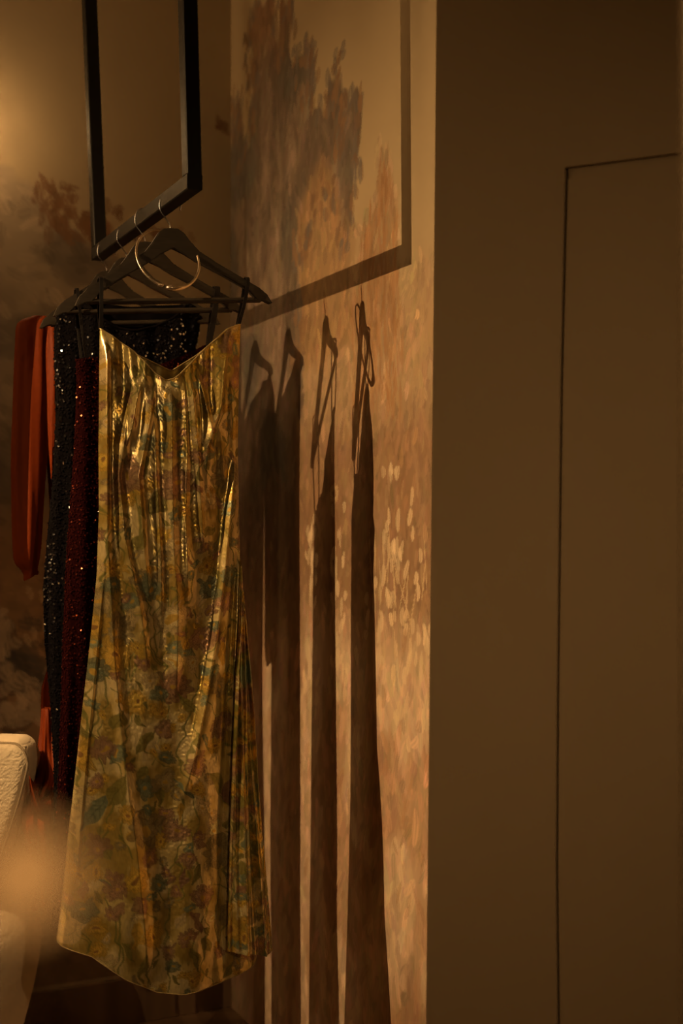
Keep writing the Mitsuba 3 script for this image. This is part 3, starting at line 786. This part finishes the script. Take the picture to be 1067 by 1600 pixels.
# --- orange gown
OL = tab([(1.79, -.15), (1.75, -.165), (1.60, -.150), (1.42, -.135), (1.2, -.12), (1.0, -.130), (.94, -.148), (.80, -.150), (.65, -.148), (.45, -.15)])
OR = tab([(1.79, .15), (1.6, .11), (1.2, .09), (.9, .10), (.45, .11)])
OT = tab([(1.8, .010), (1.5, .014), (1.2, .014), (.8, .018), (.4, .02)])
orange = Garment(FO, OL, OR, OT, lambda x: np.interp(x, [-1, -.5, 0, .5, 1], [1.765, 1.785, 1.74, 1.79, 1.77]), lambda x: np.interp(x, [-1, 0, 1], [1.765, 1.78, 1.77]),
                 lambda x: 0.48 + 0 * x, lambda x: 0.48 + 0 * x, 80, 30, 120, pleats(3.0, 55, 0.007))
obj('orange_gown__dress', orange.mesh(), 'orange_silk', True)


def swept_cloth(key, fr, rows, mat, k=48, fold=0.06, seed=0):
    """A hollow cloth tube: rows of (centre s, d, world z, half-width, half-depth)."""
    R = curve(rows, 90)
    a = np.arange(k) * 2 * np.pi / k
    v = np.linspace(0, 1, len(R))[:, None]
    w = 1 + fold * np.sin(5 * a + seed + 3 * v) + fold * 0.7 * np.sin(9 * a + 2 * seed - 2 * v * 4) + 0.03 * np.sin(3 * a + 20 * v)
    s = R[:, :1] + R[:, 3:4] * np.cos(a) * (1 + (w - 1) * 0.3)
    d = R[:, 1:2] + R[:, 4:5] * np.sin(a) * w
    P = fr.cloth(s, d, R[:, 2:3] + 0.010 * np.cos(a) * (v > 0.97))
    i, j = np.arange(len(R) - 1)[:, None] * k, np.arange(k)[None]
    A, B = i + j, i + (j + 1) % k
    obj(key, quads(P.reshape(-1, 3), np.stack([A, A + k, B + k, B], -1).reshape(-1, 4)), mat, True)


swept_cloth('orange_gown__sleeve', FO, [(-.150, -.006, 1.775, .020, .010), (-.165, -.008, 1.755, .040, .018), (-.170, -.008, 1.70, .040, .022), (-.172, -.008, 1.60, .042, .025), (-.178, -.008, 1.48, .040, .027), (-.181, -.008, 1.38, .036, .028),
                                        (-.183, -.008, 1.27, .032, .028), (-.183, -.008, 1.225, .027, .024), (-.176, -.008, 1.205, .018, .016), (-.172, -.008, 1.192, .016, .015)], 'orange_silk', fold=0.09, seed=1)
swept_cloth('orange_gown__sleeve_001', FO, [(.150, -.01, 1.775, .015, .008), (.16, -.01, 1.70, .03, .02), (.16, -.01, 1.45, .03, .022), (.155, -.01, 1.23, .025, .02), (.15, -.01, 1.19, .016, .015)], 'orange_silk', fold=0.16, seed=2)
# the loose panel that hangs from the bodice and the hem that curls over beside the chair
swept_cloth('orange_gown__overlay', FO, [(-.130, -.035, 1.755, .012, .006), (-.128, -.045, 1.70, .020, .010), (-.128, -.048, 1.60, .018, .010), (-.130, -.048, 1.50, .014, .009), (-.134, -.048, 1.43, .005, .005), (-.136, -.048, 1.418, .002, .002)], 'orange_silk', k=24, fold=0.2, seed=4)
swept_cloth('orange_gown__train', FO, [(-.140, -.03, 0.90, .012, .012), (-.145, -.05, 0.83, .018, .018), (-.158, -.09, 0.77, .022, .022), (-.184, -.13, 0.725, .024, .024), (-.194, -.155, 0.68, .026, .024), (-.188, -.15, 0.63, .023, .022), (-.180, -.13, 0.56, .020, .02), (-.172, -.11, 0.49, .018, .018)], 'orange_silk', k=40, fold=0.3, seed=5)
# the pointed corner of the train, flipped up
low = curve([(-.216, -.205, 0.785), (-.214, -.205, 0.74), (-.200, -.20, 0.70), (-.17, -.19, 0.675)], 20)
high = curve([(-.216, -.205, 0.787), (-.203, -.20, 0.765), (-.188, -.19, 0.735), (-.16, -.16, 0.745)], 20)
G = np.stack([low * (1 - t) + high * t + np.array([0, 0.006 * math.sin(t * 9), 0]) for t in np.linspace(0, 1, 12)], 0)
obj('orange_gown__train_corner', quads(FO.cloth(G[..., 0], G[..., 1], G[..., 2]).reshape(-1, 3), [[i * 20 + j, i * 20 + j + 1, (i + 1) * 20 + j + 1, (i + 1) * 20 + j] for i in range(11) for j in range(19)]), 'orange_silk', True)
tag('orange_gown', 'burnt orange silk gown with long sleeves, last on the rail', 'dress', 'garments on the black rail')

# ------------------------------------------------------------------ necklace around the front hanger
a = np.linspace(math.radians(-94), math.radians(248), 90)
R0, cz = 0.0635, -0.062
pn = np.stack([R0 * np.cos(a) - 0.008, -0.022 * np.cos((a - math.pi / 2) / 1.0) * 0 - 0.010 + 0.030 * np.sin(a), cz + R0 * np.sin(a)], -1)
rad = np.interp(np.degrees(a), [-94, -85, -70, -50, 0, 90, 180, 225, 248], [0.0062, 0.0066, 0.0042, 0.0028, 0.0024, 0.0020, 0.0024, 0.0028, 0.0034])
obj('necklace__collar', tube(FG.hang(pn, False), rad, 10), 'gold_metal', True)
for i, (p, r) in enumerate(((pn[0], 0.0064), (pn[-1], 0.0046))):
    m = trimesh.creation.icosphere(2, r); m.vertices = m.vertices * np.array([1.5, 0.9, 0.9]); m.vertices += FG.hang(p, False)
    obj(numbered('necklace__end_bead'), m, 'gold_metal', True)
for t in (8, 20, 62, 70, 78, 83):
    m = trimesh.creation.icosphere(1, 0.0031); m.vertices += FG.hang(pn[t], False)
    obj(numbered('necklace__bead'), m, 'gold_metal', True)
tag('necklace', 'open gold collar necklace hung around the neck of the front hanger', 'necklace')

# ------------------------------------------------------------------ armchair
def rounded(poly, r):
    return poly.buffer(-r).buffer(r)


CH = np.array([-1.000, 2.78, 0.0])                  # chair centre on the floor


def lathe(profile, c, k=64):
    P = np.asarray(profile, float)
    a = np.arange(k) * 2 * np.pi / k
    V = np.stack([np.outer(P[:, 0], np.cos(a)), np.outer(P[:, 0], np.sin(a)), np.repeat(P[:, 1:2], k, 1)], -1) + np.asarray(c)
    F = [[i * k + j, i * k + (j + 1) % k, (i + 1) * k + (j + 1) % k, (i + 1) * k + j] for i in range(len(P) - 1) for j in range(k)]
    return quads(V.reshape(-1, 3), F)




def back_cushion():
    # a tapering padded backrest: its outline (half-width, height), rounded at both faces
    hw = [(0.255, 0.46), (0.262, 0.52), (0.288, 0.60), (0.312, 0.67), (0.334, 0.74), (0.349, 0.80)]
    cor = [(0.349 - 0.035 * (1 - math.cos(t)), 0.805 + 0.050 * math.sin(t)) for t in np.linspace(0.2, math.pi / 2, 8)]
    top = [(x, 0.855 + 0.006 * (1 - (x / 0.314) ** 2)) for x in np.linspace(0.296, 0.0, 24)]
    h = hw + cor + top
    out = np.array(h + [(-x, z) for x, z in h[::-1][1:]])
    out = np.vstack([curve(out, 150), [(t, 0.46) for t in np.linspace(-0.24, 0.24, 14)]])
    tan = np.roll(out, -1, 0) - np.roll(out, 1, 0); nrm = np.stack([tan[:, 1], -tan[:, 0]], 1); nrm /= np.linalg.norm(nrm, axis=1, keepdims=True)
    if (nrm * (out - out.mean(0))).sum() < 0:
        nrm = -nrm
    dep, rows = 0.13, []
    for side_ in (0, 1):
        ts = np.linspace(math.pi / 2, 0, 9) if side_ == 0 else np.linspace(0, math.pi / 2, 9)
        for t in ts:
            rows.append((0.024 * (1 - math.cos(t)), dep * side_ + (0.024 * (1 - math.sin(t)) * (1 if side_ == 0 else -1))))
    V, c = [], np.array([0, 0.66])
    k = len(out)
    for sc, y in ((0.02, -0.014), (0.4, -0.013), (0.75, -0.008), (0.92, -0.002)):      # the domed front
        V.append(np.c_[(c + (out - nrm * 0.024 - c) * sc), np.full(k, y)])
    for ins, y in rows:
        V.append(np.c_[out - nrm * ins, np.full(k, y)])
    for sc in (0.92, 0.75, 0.4, 0.02):
        V.append(np.c_[(c + (out - nrm * 0.024 - c) * sc), np.full(k, dep + 0.004)])
    V = np.array(V)
    P = np.stack([CH[0] + V[..., 0], CH[1] - 0.12 + V[..., 2], V[..., 1]], -1)
    F = [[i * k + j, i * k + (j + 1) % k, (i + 1) * k + (j + 1) % k, (i + 1) * k + j] for i in range(len(V) - 1) for j in range(k)]
    m = quads(P.reshape(-1, 3), F); m.fix_normals()
    o = out - nrm * 0.004
    seam = np.stack([CH[0] + o[:, 0], 0 * o[:, 0] + CH[1] - 0.12 + 0.012, o[:, 1]], -1)
    return m, seam[:150]


bm, sm = back_cushion()
obj('armchair__backrest', bm, 'boucle', True)
obj('armchair__seam', tube(sm, 0.0035, 6), 'seam_cord', True)
seat = curve([(0.001, 0.530), (0.16, 0.528), (0.25, 0.520), (0.305, 0.495), (0.333, 0.455), (0.342, 0.40), (0.334, 0.33), (0.316, 0.25), (0.29, 0.16), (0.27, 0.10), (0.001, 0.10)], 60)
obj('armchair__seat', lathe(seat, CH), 'boucle', True)
obj('armchair__base', lathe([(0.001, 0.10), (0.22, 0.10), (0.22, 0.0), (0.001, 0.0)], CH), 'dark_wood')
tag('armchair', 'cream boucle armchair with a rounded back below the orange gown', 'armchair')

# ------------------------------------------------------------------ lamps outside the picture: key spotlight, sconce, and added fill lights
kd = (KEY_AIM - KEY) / np.linalg.norm(KEY_AIM - KEY)
obj('track_spotlight__housing', tube([KEY - kd * 0.17, KEY - kd * 0.16, KEY - kd * 0.02, KEY - kd * 0.004], [0.035, 0.045, 0.045, 0.045], 24), 'black_metal', 30)
hp = KEY - kd * 0.09
obj('track_spotlight__stem', tube([hp, [hp[0], hp[1], CEIL]], 0.008, 10), 'black_metal', 40)


def barn(az0, az1, r0, r1, e0, e1):                # a flap from (az0, r0) to (az1, r1), spanning the elevations e0 to e1
    v = []
    for az, r in ((az0, r0), (az1, r1)):
        for e in (e0, e1):
            v.append(KEY + np.array([r * math.cos(math.radians(az)), r * math.sin(math.radians(az)), r * math.tan(math.radians(e))]))
    v = np.array(v)
    o = (v[2] - v[0]); o = np.cross(o, UP); o = o / np.linalg.norm(o) * 0.0015
    return hexa([v[0], v[1], v[3], v[2], v[0] + o, v[1] + o, v[3] + o, v[2] + o])


obj('track_spotlight__added_flap', barn(-38, 16.5, 0.055, 0.13, -62, 32), 'black_metal')  # flaps added to keep the key light off brown and back walls
obj('track_spotlight__added_flap_001', barn(112, 55.6, 0.055, 0.13, -62, 32), 'black_metal')
tag('track_spotlight', 'black spotlight hanging from the ceiling, with added flaps that cut its beam', 'spotlight')
for key, o, aim, lab in (('added_fill_spot', FILL, np.array([0.0, 2.3, 0.88]), 'black fill spotlight added behind the camera to brighten the brown wall'),
                         ('added_fill_spot_001', SEAT_SPOT, SEAT_AIM, 'black fill spotlight added behind the camera to brighten the armchair')):
    fd = (aim - o) / np.linalg.norm(aim - o)  # housings for the two added fill spots
    obj(f'{key}__housing', tube([o - fd * 0.17, o - fd * 0.16, o - fd * 0.02, o - fd * 0.004], [0.035, 0.045, 0.045, 0.045], 24), 'black_metal', 30)
    hp = o - fd * 0.09
    obj(f'{key}__stem', tube([hp, [hp[0], hp[1], CEIL]], 0.008, 10), 'black_metal', 40)
    tag(key, lab, 'spotlight')
SC = back(0.715, 2.30, 0.10)
m = trimesh.creation.icosphere(3, 0.03); m.vertices += SC
scene['wall_sconce__bulb'] = {**mikit.ply(m, 'white_enamel', True), 'emitter': {'type': 'area', 'radiance': rgb(46.0 * WARM)}}
obj('wall_sconce__arm', tube([back(0.715, 2.30, 0.0), back(0.715, 2.30, 0.072)], 0.012, 12), 'black_metal', 40)
tag('wall_sconce', 'small round wall lamp on the back wall', 'lamp')

PG = np.array([-1.46, 1.935, 2.38])  # added globe that lifts the upper walls and softens the bar shadow
m = trimesh.creation.icosphere(3, 0.10); m.vertices += PG
scene['fill_globe__globe'] = {**mikit.ply(m, 'white_enamel', True), 'emitter': {'type': 'area', 'radiance': rgb(27.0 * WARM)}}
obj('fill_globe__cord', tube([PG + UP * 0.10, [PG[0], PG[1], CEIL]], 0.004, 8), 'black_metal', 40)
tag('fill_globe', 'round glowing globe added left of the clothes rail as soft fill light', 'lamp')

# dim globe and stand added near the camera for a blurred orange glow
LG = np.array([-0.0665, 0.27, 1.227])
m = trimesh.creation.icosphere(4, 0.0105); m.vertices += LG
scene['glow_globe__globe'] = {**mikit.ply(m, 'white_enamel', True), 'emitter': {'type': 'area', 'radiance': rgb((0.46, 0.19, 0.045))}}
obj('glow_globe__stem', tube([LG - UP * 0.008, LG * [1, 1, 0] + UP * 0.02], 0.0008, 10), 'gold_metal', 40)
obj('glow_globe__foot', lathe([(0.0005, 0.02), (0.02, 0.019), (0.07, 0.010), (0.075, 0.004), (0.075, 0.0), (0.0005, 0.0)], LG * [1, 1, 0]), 'gold_metal', 40)
tag('glow_globe', 'small dim globe added in the foreground for the blurred orange glow before the cream armchair', 'lamp')
